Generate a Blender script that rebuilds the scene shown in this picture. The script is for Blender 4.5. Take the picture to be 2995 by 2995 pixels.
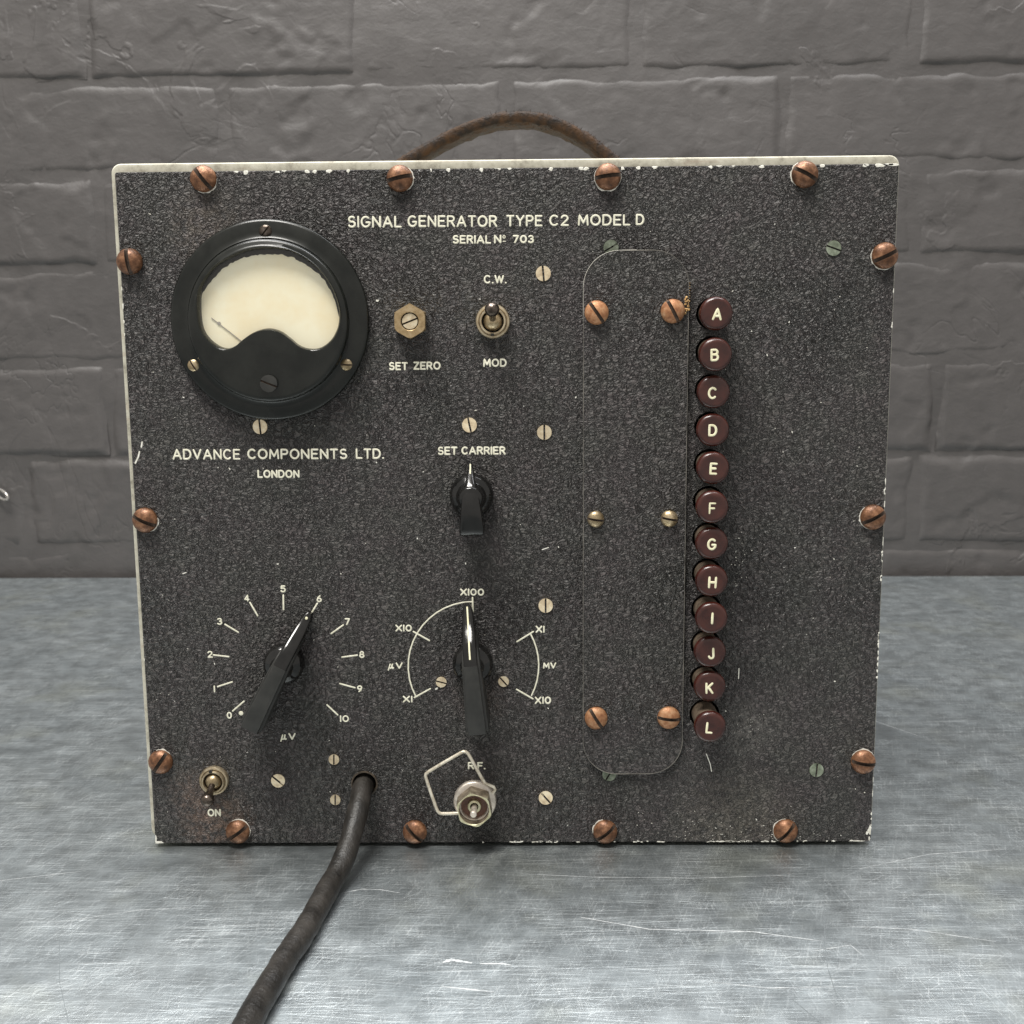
import bpy, bmesh, math, random
from mathutils import Vector, Matrix, noise
sc = bpy.context.scene
for o in list(bpy.data.objects): bpy.data.objects.remove(o)
R = math.radians; PI = math.pi
random.seed(7)
# ------------------------------------------------------------ camera
cd = bpy.data.cameras.new('camera'); cam = bpy.data.objects.new('camera', cd); sc.collection.objects.link(cam)
CF = Vector((-0.0142125, 0.9874532, -0.1572711)); CR = Vector((0.9998754, 0.0129541, -0.0090238)); CU = Vector((0.0068733, 0.1573797, 0.9875142))
CL = Vector((0.007575, -0.42879, 0.199292))
m = Matrix.Identity(4)
for i in range(3): m[i][0] = CR[i]; m[i][1] = CU[i]; m[i][2] = -CF[i]; m[i][3] = CL[i]
cam.matrix_world = m
cd.sensor_width = 36; cd.lens = 36 * 3400 / 2995; cd.clip_start = 0.01; cd.clip_end = 50
cd.dof.use_dof = True; cd.dof.focus_distance = 0.435; cd.dof.aperture_fstop = 30
sc.camera = cam
sc.render.resolution_x = 1024; sc.render.resolution_y = 1024
# ------------------------------------------------------------ light
w = bpy.data.worlds.new('World'); sc.world = w; w.use_nodes = True
bg = w.node_tree.nodes['Background']; bg.inputs[0].default_value = (1.0, 0.965, 0.91, 1); bg.inputs[1].default_value = 0.52
def area(name, loc, target, sx, sy, power, col):
    l = bpy.data.lights.new(name, 'AREA'); l.shape = 'RECTANGLE'; l.size = sx; l.size_y = sy; l.energy = power; l.color = col
    o = bpy.data.objects.new(name, l); sc.collection.objects.link(o); o.location = loc
    o.rotation_euler = (Vector(target) - Vector(loc)).to_track_quat('-Z', 'Y').to_euler(); return o
area('overhead_light', (-0.35, -0.55, 1.75), (0, 0.1, 0.1), 0.8, 0.4, 36, (1.0, 0.97, 0.91))
area('overhead_light', (0.05, 0.17, 1.36), (0.05, 0.02, 0.0), 1.4, 0.38, 20, (0.97, 0.98, 1.0))  # added lamp near the wall, brightens the front of the worktop
sc.view_settings.view_transform = 'Standard'; sc.view_settings.look = 'None'; sc.view_settings.exposure = 0.28; sc.view_settings.gamma = 1
sc.render.engine = 'CYCLES'
# ------------------------------------------------------------ helpers
MM = 0.001
TZ = -0.0015                      # worktop height
def obj(name, verts, faces, mat, parent=None, pivot=(0, 0, 0), smooth=None, label=None, group=None, cat=None, kind=None):
    """verts in world metres; pivot is the object's origin in world space"""
    me = bpy.data.meshes.new(name)
    p = Vector(pivot)
    me.from_pydata([Vector(v) - p for v in verts], [], faces)
    me.update()
    if smooth is not None:
        me.polygons.foreach_set('use_smooth', [True] * len(me.polygons)); me.set_sharp_from_angle(angle=R(smooth))
    if mat: me.materials.append(mat)
    return link(name, me, parent, pivot, label, group, cat, kind)
def link(name, me, parent=None, pivot=(0, 0, 0), label=None, group=None, cat=None, kind=None, rot=None):
    o = bpy.data.objects.new(name, me); sc.collection.objects.link(o)
    o['wp'] = [float(a) for a in pivot]
    if parent is not None:
        o.parent = parent; o.location = Vector(pivot) - Vector(parent['wp'])
    else: o.location = pivot
    if rot is not None: o.rotation_euler = rot
    for k, v in (('label', label), ('group', group), ('category', cat), ('kind', kind)):
        if v: o[k] = v
    return o
def recalc(o):
    bm = bmesh.new(); bm.from_mesh(o.data); bmesh.ops.recalc_face_normals(bm, faces=bm.faces); bm.to_mesh(o.data); bm.free(); return o
class MB:
    def __init__(s): s.v = []; s.f = []
    def loops(s, loops, cap0=False, cap1=False, closed=True):
        b = len(s.v); n = len(loops[0])
        for l in loops: s.v += [tuple(p) for p in l]
        for i in range(len(loops) - 1):
            for j in range(n if closed else n - 1):
                k = (j + 1) % n
                s.f.append((b + i * n + j, b + i * n + k, b + (i + 1) * n + k, b + (i + 1) * n + j))
        if cap0: s.f.append(tuple(b + j for j in range(n)))
        if cap1: s.f.append(tuple(b + (len(loops) - 1) * n + j for j in reversed(range(n))))
        return s
    def add(s, verts, faces):
        b = len(s.v); s.v += [tuple(p) for p in verts]; s.f += [tuple(b + i for i in f) for f in faces]; return s
    def tube(s, pts, rad, n=10, flat=1.0, cap=True, up=(0, -1, 0)):
        pts = [Vector(p) for p in pts]; L = []
        rads = rad if isinstance(rad, (list, tuple)) else [rad] * len(pts)
        for i, p in enumerate(pts):
            d = (pts[min(i + 1, len(pts) - 1)] - pts[max(i - 1, 0)]).normalized()
            a = d.cross(Vector(up));
            if a.length < 1e-6: a = d.cross(Vector((1, 0, 0)))
            a.normalize(); b = a.cross(d).normalized()
            L.append([p + (a * math.cos(2 * PI * j / n) + b * math.sin(2 * PI * j / n) * flat) * rads[i] for j in range(n)])
        return s.loops(L, cap, cap)
    def build(s, name, mat, parent=None, pivot=(0, 0, 0), smooth=None, fix=True, **k):
        o = obj(name, s.v, s.f, mat, parent, pivot, None, **k)
        if fix: recalc(o)
        if smooth is not None:
            o.data.polygons.foreach_set('use_smooth', [True] * len(o.data.polygons)); o.data.set_sharp_from_angle(angle=R(smooth))
        return o
def P(x, z, h=0.0):               # panel millimetres -> world metres (h = how far it stands proud)
    return (x * MM, -h * MM, z * MM)
def ring(x, z, r, h, n=40, fn=None):
    return [P(x + (fn(t) if fn else 1) * r * math.cos(t), z + (fn(t) if fn else 1) * r * math.sin(t), h) for t in [2 * PI * j / n for j in range(n)]]
def lathe(x, z, prof, n=40, cap1=True, fn=None):
    return [ring(x, z, max(r, 0.001), h, n, fn) for r, h in prof]
def hexf(R0, rot, clip=9):
    def f(t):
        a = (t - R(rot)) % (PI / 3) - PI / 6
        return min(math.cos(PI / 6) / math.cos(a), clip)
    return f
# ------------------------------------------------------------ materials
def nt(name):
    m = bpy.data.materials.new(name); m.use_nodes = True; t = m.node_tree; t.nodes.clear()
    out = t.nodes.new('ShaderNodeOutputMaterial'); b = t.nodes.new('ShaderNodeBsdfPrincipled'); t.links.new(b.outputs[0], out.inputs[0])
    return m, t, b
class T:
    """small node builder on world position"""
    def __init__(s, t): s.t = t; s.pos = t.nodes.new('ShaderNodeNewGeometry').outputs['Position']
    def lk(s, a, b): s.t.links.new(a, b)
    def mapped(s, scale=(1, 1, 1), rot=(0, 0, 0)):
        n = s.t.nodes.new('ShaderNodeMapping'); s.lk(s.pos, n.inputs[0]); n.inputs['Scale'].default_value = scale; n.inputs['Rotation'].default_value = rot; return n.outputs[0]
    def noise(s, scale, detail=3, rough=.55, dist=0, vec=None, col=False):
        n = s.t.nodes.new('ShaderNodeTexNoise'); s.lk(vec or s.pos, n.inputs['Vector']); n.inputs['Scale'].default_value = scale; n.inputs['Detail'].default_value = detail
        n.inputs['Roughness'].default_value = rough; n.inputs['Distortion'].default_value = dist; return n.outputs['Color' if col else 'Fac']
    def vor(s, scale, feat='F1', vec=None):
        n = s.t.nodes.new('ShaderNodeTexVoronoi'); s.lk(vec or s.pos, n.inputs['Vector']); n.feature = feat; n.inputs['Scale'].default_value = scale; return n.outputs['Distance']
    def ramp(s, fac, stops):
        n = s.t.nodes.new('ShaderNodeValToRGB'); s.lk(fac, n.inputs[0]); e = n.color_ramp.elements
        while len(e) > 1: e.remove(e[-1])
        e[0].position = stops[0][0]; c = stops[0][1]; e[0].color = (*(c if isinstance(c, tuple) else (c,) * 3), 1)
        for p, c in stops[1:]:
            k = e.new(p); k.color = (*(c if isinstance(c, tuple) else (c,) * 3), 1)
        return n.outputs[0]
    def mix(s, fac, a, b, mode='MIX'):
        n = s.t.nodes.new('ShaderNodeMix'); n.data_type = 'RGBA'; n.blend_type = mode
        for v, ix in ((fac, 0), (a, 6), (b, 7)):
            i = n.inputs[ix]
            if isinstance(v, (int, float)) and ix == 0: i.default_value = v
            elif isinstance(v, tuple): i.default_value = (*v, 1)
            elif isinstance(v, (int, float)): i.default_value = (v, v, v, 1)
            else: s.lk(v, i)
        return n.outputs[2]
    def math(s, op, a, b=0.0, c=None, clamp=False):
        n = s.t.nodes.new('ShaderNodeMath'); n.operation = op; n.use_clamp = clamp
        for v, i in ((a, 0), (b, 1), (c, 2)):
            if v is None: continue
            if isinstance(v, (int, float)): n.inputs[i].default_value = v
            else: s.lk(v, n.inputs[i])
        return n.outputs[0]
    def bump(s, h, strength, dist, prev=None):
        n = s.t.nodes.new('ShaderNodeBump'); s.lk(h, n.inputs['Height']); n.inputs['Strength'].default_value = strength; n.inputs['Distance'].default_value = dist
        if prev is not None: s.lk(prev, n.inputs['Normal'])
        return n.outputs[0]
def simple(name, c1, c2=None, scale=300, rough=.5, rough2=None, metal=0, bscale=None, bdist=.0001, bstr=.5, spec=.5, coat=0, contrast=(.35, .65)):
    m, t, b = nt(name); k = T(t)
    f = k.noise(scale, 4, .6)
    if c2: k.lk(k.ramp(f, [(contrast[0], c1), (contrast[1], c2)]), b.inputs['Base Color'])
    else: b.inputs['Base Color'].default_value = (*c1, 1)
    if rough2 is not None: k.lk(k.ramp(f, [(contrast[0], rough), (contrast[1], rough2)]), b.inputs['Roughness'])
    else: b.inputs['Roughness'].default_value = rough
    b.inputs['Metallic'].default_value = metal; b.inputs['Specular IOR Level'].default_value = spec; b.inputs['Coat Weight'].default_value = coat
    if bscale: k.lk(k.bump(k.noise(bscale, 4, .6), bstr, bdist), b.inputs['Normal'])
    return m
def paint_black(name, rust=True):
    m, t, b = nt(name); k = T(t)
    n1 = k.noise(455, 2.5, .55, 1.0); n2 = k.noise(1150, 2, .5, .4)
    worm = k.math('ABSOLUTE', k.math('SUBTRACT', n1, .5))
    h = k.math('ADD', k.ramp(worm, [(0, 0.0), (.05, .55), (.17, 1.0)]), k.math('MULTIPLY', n2, .7))
    big = k.noise(16, 4, .62); mid = k.noise(60, 3, .6)
    base = k.ramp(worm, [(0, (.020, .018, .0175)), (.06, (.042, .038, .0365)), (.20, (.074, .067, .064))])
    tint = k.mix(k.ramp(mid, [(.38, 0.0), (.62, 1.0)]), (.95, 1.0, .96), (1.05, .98, 1.03))
    base = k.mix(1.0, base, tint, 'MULTIPLY')
    base = k.mix(1.0, base, k.ramp(big, [(.34, .62), (.50, 1.0), (.68, 1.22)]), 'MULTIPLY')
    def spot(x, z, rad, nlo, nhi):
        v = k.t.nodes.new('ShaderNodeVectorMath'); v.operation = 'DISTANCE'; k.lk(k.pos, v.inputs[0]); v.inputs[1].default_value = (x, 0, z)
        return k.math('MULTIPLY', k.ramp(k.math('DIVIDE', v.outputs['Value'], rad), [(.25, 1.0), (1.0, 0.0)]), k.ramp(k.noise(330, 4, .7), [(nlo, 0.0), (nhi, 1.0)]))
    for x, z, rad, col, am in ((-.116, .010, .017, (.24, .16, .12), .75), (-.124, .022, .012, (.2, .14, .11), .5), (-.108, .236, .018, (.22, .18, .14), .35), (.092, .046, .014, (.3, .28, .26), .35), (.088, .004, .03, (.30, .27, .23), .4), (-.012, .058, .012, (.2, .15, .12), .35)):
        base = k.mix(k.math('MULTIPLY', spot(x, z, rad, .38, .62), am), base, col)
    dust = k.math('MULTIPLY', k.ramp(k.noise(1900, 1, .5), [(.72, 0.0), (.78, 1.0)]), .35)
    base = k.mix(dust, base, (.33, .31, .28))
    k.lk(base, b.inputs['Base Color'])
    k.lk(k.ramp(big, [(.36, .32), (.50, .46), (.65, .56)]), b.inputs['Roughness']); b.inputs['Specular IOR Level'].default_value = .5
    k.lk(k.bump(h, 1.0, .0011), b.inputs['Normal'])
    return m
def wall_paint():
    m, t, b = nt('grey wall paint'); k = T(t)
    a = k.noise(9, 4, .6); c = k.noise(70, 4, .6); d = k.noise(420, 3, .6)
    base = k.ramp(a, [(.3, (.055, .0505, .0488)), (.7, (.066, .0603, .0585))])
    base = k.mix(1.0, base, k.ramp(c, [(.3, .92), (.7, 1.08)]), 'MULTIPLY')
    sp = k.ramp(k.vor(55), [(0.0, 1.0), (.035, 0.0)]); sp = k.math('MULTIPLY', sp, k.ramp(k.noise(23, 1), [(.62, 0.0), (.66, 1.0)]))
    base = k.mix(k.math('MULTIPLY', sp, .7), base, (.45, .42, .38))
    k.lk(base, b.inputs['Base Color']); b.inputs['Roughness'].default_value = .52; b.inputs['Specular IOR Level'].default_value = .42
    flake = k.noise(15, 4, .55, .6); mask = k.ramp(k.noise(11, 2, .5), [(.50, 0.0), (.62, 1.0)])
    lip = k.math('MULTIPLY', k.ramp(flake, [(.535, 0.0), (.556, 1.0), (.70, .2)]), mask)
    crackn = k.math('ABSOLUTE', k.math('SUBTRACT', k.noise(9, 4, .6, .8), .5))
    crack = k.math('MULTIPLY', k.ramp(crackn, [(0, 0.0), (.012, 1.0)]), 1.0)
    crack = k.mix(k.ramp(k.noise(8, 2, .5), [(.50, 0.0), (.60, 1.0)]), (1, 1, 1), crack)
    n = k.bump(k.noise(110, 5, .62, .4, vec=k.mapped((.6, 1, 1))), .55, .0010)
    n = k.bump(lip, .5, .0008, n); n = k.bump(crack, .5, .0006, n)
    n = k.bump(d, .35, .0003, n)
    k.lk(n, b.inputs['Normal']); return m
def table_metal():
    m, t, b = nt('scratched zinc'); k = T(t)
    def scr(ang, sx, sy, lo, hi, seed):
        v0 = k.mapped((1, 1, 1), (0, 0, R(-ang)))
        mp = k.t.nodes.new('ShaderNodeMapping'); k.lk(v0, mp.inputs[0]); mp.inputs['Scale'].default_value = (sx, sy, 1); v = mp.outputs[0]
        n = k.t.nodes.new('ShaderNodeVectorMath'); n.operation = 'ADD'; k.lk(v, n.inputs[0]); n.inputs[1].default_value = (seed, seed * 1.7, 0)
        return k.ramp(k.noise(1, 3, .65, .15, vec=n.outputs[0]), [(lo, 0.0), (hi, 1.0)])
    s1 = scr(3, 16, 900, .50, .68, 3); s2 = scr(-8, 34, 1300, .53, .69, 9); s3 = scr(72, 75, 1300, .53, .68, 14); s4 = scr(98, 95, 1500, .54, .68, 22); s5 = scr(38, 50, 1500, .56, .69, 31)
    cloud = k.noise(22, 5, .65); cloud2 = k.noise(90, 4, .65)
    sm = k.math('ADD', k.math('MULTIPLY', s1, .50), k.math('MULTIPLY', s2, .45)); sm = k.math('ADD', sm, k.math('MULTIPLY', s3, .45)); sm = k.math('ADD', sm, k.math('MULTIPLY', s4, .45)); sm = k.math('ADD', sm, k.math('MULTIPLY', s5, .35))
    patch = k.ramp(k.noise(40, 3, .6), [(.35, .35), (.65, 1.1)])
    sm = k.math('MULTIPLY', sm, patch, clamp=True)
    base = k.ramp(cloud, [(.3, (.330, .368, .386)), (.7, (.395, .430, .442))])
    base = k.mix(1.0, base, k.ramp(cloud2, [(.3, .95), (.7, 1.05)]), 'MULTIPLY')
    base = k.mix(k.math('MULTIPLY', sm, .50), base, (.72, .745, .74))
    yel = k.math('MULTIPLY', k.ramp(k.noise(17, 3, .6), [(.55, 0.0), (.7, 1.0)]), .25)
    base = k.mix(yel, base, (.46, .47, .37))
    k.lk(base, b.inputs['Base Color']); b.inputs['Metallic'].default_value = .95
    k.lk(k.math('ADD', k.math('MULTIPLY', sm, .12), k.ramp(cloud2, [(.3, .36), (.7, .47)])), b.inputs['Roughness'])
    n = k.bump(sm, .35, .0002); n = k.bump(cloud2, .08, .0010, n)
    k.lk(n, b.inputs['Normal']); return m
def rusty(name, c1, c2, c3, metal=.55, rough=.42):
    m, t, b = nt(name); k = T(t)
    a = k.noise(420, 4, .62); c = k.noise(1600, 3, .6); oi = t.nodes.new('ShaderNodeObjectInfo').outputs['Random']
    base = k.ramp(a, [(.32, c1), (.5, c2), (.68, c3)])
    base = k.mix(1.0, base, k.ramp(oi, [(0, .82), (1, 1.18)]), 'MULTIPLY')
    k.lk(base, b.inputs['Base Color']); b.inputs['Metallic'].default_value = metal
    k.lk(k.ramp(c, [(.3, rough - .08), (.7, rough + .15)]), b.inputs['Roughness'])
    k.lk(k.bump(c, .5, .00015), b.inputs['Normal']); return m
def cream_paint():
    m, t, b = nt('worn cream enamel'); k = T(t)
    a = k.noise(190, 5, .75); st = k.noise(1, 4, .7, 0, vec=k.mapped((40, 300, 300)))
    base = k.ramp(a, [(.30, (.27, .25, .20)), (.47, (.46, .44, .36)), (.7, (.60, .58, .49))])
    base = k.mix(k.math('MULTIPLY', k.ramp(st, [(.56, 0.0), (.68, 1.0)]), .4), base, (.36, .27, .20))
    k.lk(base, b.inputs['Base Color']); b.inputs['Roughness'].default_value = .5
    k.lk(k.bump(a, .3, .0003), b.inputs['Normal']); return m
def glass():
    m, t, b = nt('thin window glass'); t.nodes.remove(b)
    out = [n for n in t.nodes if n.type == 'OUTPUT_MATERIAL'][0]
    g = t.nodes.new('ShaderNodeBsdfGlossy'); g.inputs['Roughness'].default_value = .06
    tr = t.nodes.new('ShaderNodeBsdfTransparent'); tr.inputs[0].default_value = (.97, .96, .92, 1)
    lw = t.nodes.new('ShaderNodeLayerWeight'); lw.inputs[0].default_value = .5; k = T(t)
    fr = k.math('ADD', k.math('MULTIPLY', k.math('POWER', lw.outputs['Facing'], 5.0), .8), .05).node
    mx = t.nodes.new('ShaderNodeMixShader'); t.links.new(fr.outputs[0], mx.inputs[0]); t.links.new(tr.outputs[0], mx.inputs[1]); t.links.new(g.outputs[0], mx.inputs[2]); t.links.new(mx.outputs[0], out.inputs[0]); return m
M = dict(
    wrinkle=paint_black('black wrinkle paint'), wall=wall_paint(), table=table_metal(), cream=cream_paint(), glass=glass(),
    rust=rusty('rusted dome screw', (.080, .036, .018), (.175, .078, .038), (.33, .165, .088), .42, .38),
    orange=rusty('orange rusted screw', (.24, .10, .045), (.40, .19, .09), (.50, .30, .17), .35, .48),
    brass=rusty('dull brass', (.24, .18, .10), (.40, .31, .19), (.52, .43, .29), .8, .32),
    nut=rusty('brass nut', (.30, .21, .11), (.40, .29, .16), (.48, .37, .23), .7, .36),
    pale=rusty('pale brass', (.46, .36, .24), (.66, .55, .38), (.74, .66, .50), .35, .45),
    green=rusty('green corroded screw', (.09, .105, .075), (.16, .185, .135), (.26, .29, .23), .3, .6),
    stemdark=simple('dark grommet', (.020, .015, .010), (.07, .05, .032), 500, .5),
    bush=rusty('pale brass bushing', (.36, .28, .18), (.50, .41, .28), (.60, .52, .38), .75, .34),
    darkmetal=rusty('tarnished lever metal', (.040, .032, .026), (.085, .068, .056), (.17, .14, .12), .9, .22),
    steel=simple('dull nickel', (.55, .49, .43), (.78, .71, .63), 400, .36, .5, .7, 1500, .0001, .4),
    nickel=simple('yellowed nickel', (.52, .48, .30), (.74, .71, .52), 300, .30, .42, .8, 1500, .0001, .3),
    wire=simple('old tinned wire', (.52, .46, .36), (.78, .73, .62), 500, .35, .5, .45, 1800, .0001, .4),
    bakelite=simple('black bakelite', (.004, .004, .0038), (.010, .0095, .009), 160, .08, .18, 0, 1400, .00004, .2),
    bezel=simple('satin black bakelite', (.004, .005, .004), (.011, .012, .010), 90, .22, .32, 0, 900, .00005, .3, spec=.42),
    matt=simple('worn matt bakelite', (.018, .018, .0165), (.028, .0275, .025), 220, .36, .50, 0, 2200, .00004, .3),
    maroon=simple('maroon bakelite', (.028, .0050, .0032), (.050, .0100, .0058), 240, .24, .36, 0, 1600, .00003, .2, coat=.25),
    stem=simple('dusty brown button stem', (.055, .038, .025), (.120, .088, .060), 420, .6, .75, 0, 1600, .0001, .5),
    ink=simple('cream engraving fill', (.66, .64, .50), (.86, .84, .70), 700, .6, None, 0, 2000, .00006, .4),
    letter=simple('yellowed button lettering', (.74, .70, .46), (.88, .85, .62), 600, .55),
    hexside=rusty('tarnished hexagon side', (.10, .08, .055), (.20, .165, .12), (.36, .31, .23), .6, .4),
    edge=simple('rubbed paint edge', (.07, .066, .060), (.28, .26, .23), 130, .5),
    chip=simple('chipped white undercoat', (.62, .60, .52), (.85, .84, .78), 800, .6),
    dial=simple('aged cream dial', (.92, .81, .58), (.98, .94, .78), 55, .55, None, 0, contrast=(.30, .60)),
    slot_shade=simple('painted slot shade', (.020, .013, .009), (.075, .045, .028), 900, .7),  # dark colour painted in for the shade inside screw slots
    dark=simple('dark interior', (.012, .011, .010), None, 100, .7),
    brown=simple('brown insulator', (.12, .055, .038), (.20, .10, .07), 500, .4, .5),
    cable=simple('dusty black rubber', (.009, .008, .007), (.027, .023, .019), 90, .40, .60, 0, 700, .0005, .7),
    leather=simple('old brown leather', (.010, .006, .004), (.050, .026, .012), 260, .6, .8, 0, 700, .0007, .9, spec=.25),
    needle=simple('grey needle', (.36, .34, .33), None, 100, .5),
    dirt=simple('orange rust crumb', (.42, .25, .09), (.62, .42, .20), 900, .8),
    scratch=simple('bright scratch', (.50, .53, .55), (.80, .82, .82), 400, .45, None, .5),
    darkscr=simple('dark scratch', (.19, .21, .22), None, 900, .5, None, .4),
    hook=simple('painted wire glint', (.25, .23, .21), (.5, .48, .45), 500, .15, .2, .6),
)
# ============================================================ THE WALL
WALL_Y, WALL_A = .50794, R(-1.0849)
wall = bpy.data.objects.new('brick_wall', None); sc.collection.objects.link(wall)
wall.location = (0, WALL_Y, 0); wall.rotation_euler = (0, 0, WALL_A); wall['wp'] = [0, 0, 0]
wall['kind'] = 'structure'; wall['label'] = 'brick wall painted matt dark grey standing behind the metal worktop'
def nz(x, z, s, seed, o=3): return noise.fractal(Vector((x * s + seed, z * s - seed * .7, seed * 1.3)), 1.0, 2.0, o)
def ss(a, b, x):
    t = min(1, max(0, (x - a) / (b - a))); return t * t * (3 - 2 * t)
def relief(x, z):                  # lumps, flakes and trowel ridges of thick old paint, metres towards the room
    h = .0008 * nz(x, z, 12, 3.1) + .0003 * nz(x, z, 55, 7.7, 4)
    r = 1 - abs(nz(x * .8, z, 26, 12.4, 4)) * 3.4
    h += .0008 * max(0, r - .55) * ss(-.1, .35, nz(x, z, 9, 20.2))
    p = nz(x, z, 42, 31.5, 2); h -= .0009 * ss(.38, .6, p)
    c = nz(x * 1.2, z, 19, 44.0, 3); h += .0009 * ss(.05, .10, c) * ss(0, .4, nz(x, z, 7, 50.1))
    return h * .8
joints = [1.053, .979, .905, .831, .757, .683, .6100, .5380, .4640, .3919, .3209, .2504, .1731, .0973, .0221, -.0530]
perps = {3: [-.3331, -.1208, .0921, .3048], 4: [-.4516, -.2288, -.0070, .2053, .414], 5: [-.3321, -.1143, .1003, .3113], 6: [-.4503, -.2254, -.0065, .2092], 7: [-.3334, -.1094, .1134, .3323], 8: [-.4062, -.1592, .0810, .3190], 9: [-.352, -.140, .075, .290]}
XL, XR = -.95, .95
# bed and perpend mortar sheet behind the brick faces
mo = MB(); nx, nzv = 380, 235
zl, zh = -.12, 1.053
vs = []
for j in range(nzv + 1):
    for i in range(nx + 1):
        x = XL + (XR - XL) * i / nx; z = zl + (zh - zl) * j / nzv
        vs.append((x, .0008 - .7 * relief(x, z) - .0016 * nz(x, z, 16, 66, 4), z))
mo.add(vs, [(j * (nx + 1) + i, j * (nx + 1) + i + 1, (j + 1) * (nx + 1) + i + 1, (j + 1) * (nx + 1) + i) for j in range(nzv) for i in range(nx)])
mo.build('mortar', M['wall'], wall, (0, 0, 0), 80, fix=False)
def brick(x0, x1, z0, z1, seed):
    g = .0016
    x0 += g; x1 -= g; z0 += g * .6; z1 -= g * .9
    fine = -.47 < (x0 + x1) / 2 < .47 and z1 > 0 and z0 < .46
    st = .0026 if fine else .008
    nx_, nz_ = max(4, int((x1 - x0) / st)), max(4, int((z1 - z0) / st))
    tilt = random.uniform(-.004, .004); off = random.uniform(-.0007, .0009); tz = random.uniform(-.016, .002)
    # cluster grid lines at the rim so the arris is round
    def lin(a, b, n): return [a + (b - a) * i / n for i in range(n + 1)]
    xs = [x0 - .0004, x0] + [x0 + .0008] + lin(x0 + .0020, x1 - .0020, nx_) + [x1 - .0008] + [x1, x1 + .0004]
    zs = [z0 - .0004, z0] + [z0 + .0008] + lin(z0 + .0020, z1 - .0020, nz_) + [z1 - .0008] + [z1, z1 + .0004]
    V = []
    for j, z in enumerate(zs):
        for i, x in enumerate(xs):
            jx = .0018 * nz(x, z, 38, seed, 3); jz = .0015 * nz(x, z, 32, seed + 5, 3)
            edge = min((x - x0) * .7, (x1 - x) * .6, (z - z0) * .95, (z1 - z) * .5)
            rnd = .0024 * (1 - ss(0, .0036 + .0022 * nz(x, z, 30, seed + 9, 2), edge)) 
            y = -(relief(x, z) + off + tilt * (x - (x0 + x1) / 2) + tz * (z - (z0 + z1) / 2)) + rnd
            if i in (0, len(xs) - 1) or j in (0, len(zs) - 1): y = .009
            V.append((x + (jx if 0 < i < len(xs) - 1 else jx), y, z + jz))
    n = len(xs)
    F = [(j * n + i, j * n + i + 1, (j + 1) * n + i + 1, (j + 1) * n + i) for j in range(len(zs) - 1) for i in range(n - 1)]
    c = ((x0 + x1) / 2, 0, (z0 + z1) / 2)
    obj('brick', V, F, M['wall'], wall, c, 60)
for r in range(len(joints) - 1):
    top, bot = joints[r], joints[r + 1]
    ps = {8: perps[3], 9: perps[4], 10: perps[5], 11: perps[6], 12: perps[7], 13: perps[8], 14: perps[9]}.get(r)
    if ps is None: ps = [-.44 + .218 * k for k in range(5)] if r % 2 else [-.34 + .218 * k for k in range(4)]
    ps = list(ps)
    while ps[0] - .22 > XL: ps.insert(0, ps[0] - .2195)
    while ps[-1] + .22 < XR: ps.append(ps[-1] + .2195)
    for a, b_ in zip(ps[:-1], ps[1:]): brick(a, b_, bot, top, r * 3.7 + a * 11)
# shiny bent loop poking out of the paint at the left edge
hk = MB(); cx, cz = -.4245, .0672
pts = []
for k in range(21):
    t = 2 * PI * k / 20; pts.append((cx + .0062 * math.cos(t) + .001 * math.sin(t), -.006 - .003 * math.cos(t), cz + .0030 * math.sin(t) - .0028 * math.cos(t)))
hk.tube(pts, .0011, 8)
wc, ws_ = math.cos(WALL_A), math.sin(WALL_A)
hk.v = [(x * wc - y * ws_, WALL_Y + x * ws_ + y * wc, z) for x, y, z in hk.v]
hk.build('wire_loop', M['hook'], None, (cx * wc, WALL_Y + cx * ws_, cz), 60, label='small shiny bent wire loop sticking out of the grey brick wall at the left edge', cat='wire loop')
# ============================================================ THE WORKTOP
wt = bpy.data.objects.new('metal_worktop', None); sc.collection.objects.link(wt); wt.location = (0, 0, TZ); wt['wp'] = [0, 0, TZ]
wt['label'] = 'scratched blue-grey metal worktop running up to the painted brick wall'; wt['category'] = 'worktop'
def wy(x): return WALL_Y + math.tan(WALL_A) * x - .0110
tb = MB(); N = 60
lo = []
for k, (dy, z) in enumerate(((0, TZ - .03), (0, TZ - .0012), (-.0004, TZ - .0004), (-.0014, TZ))):
    lo.append([(XL + (XR - XL) * i / N, wy(XL + (XR - XL) * i / N) + dy, z) for i in range(N + 1)])
lo.append([(XL + (XR - XL) * i / N, -.55, TZ) for i in range(N + 1)])
lo.append([(XL + (XR - XL) * i / N, -.553, TZ - .002) for i in range(N + 1)])
lo.append([(XL + (XR - XL) * i / N, -.553, TZ - .03) for i in range(N + 1)])
tb.loops(lo, closed=False)
tb.build('tabletop', M['table'], wt, (0, 0, TZ), 40, fix=True)
tb = [o for o in wt.children][0]
if tb.data.polygons[3 * N + 5].normal.z < 0: tb.data.flip_normals()
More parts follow.
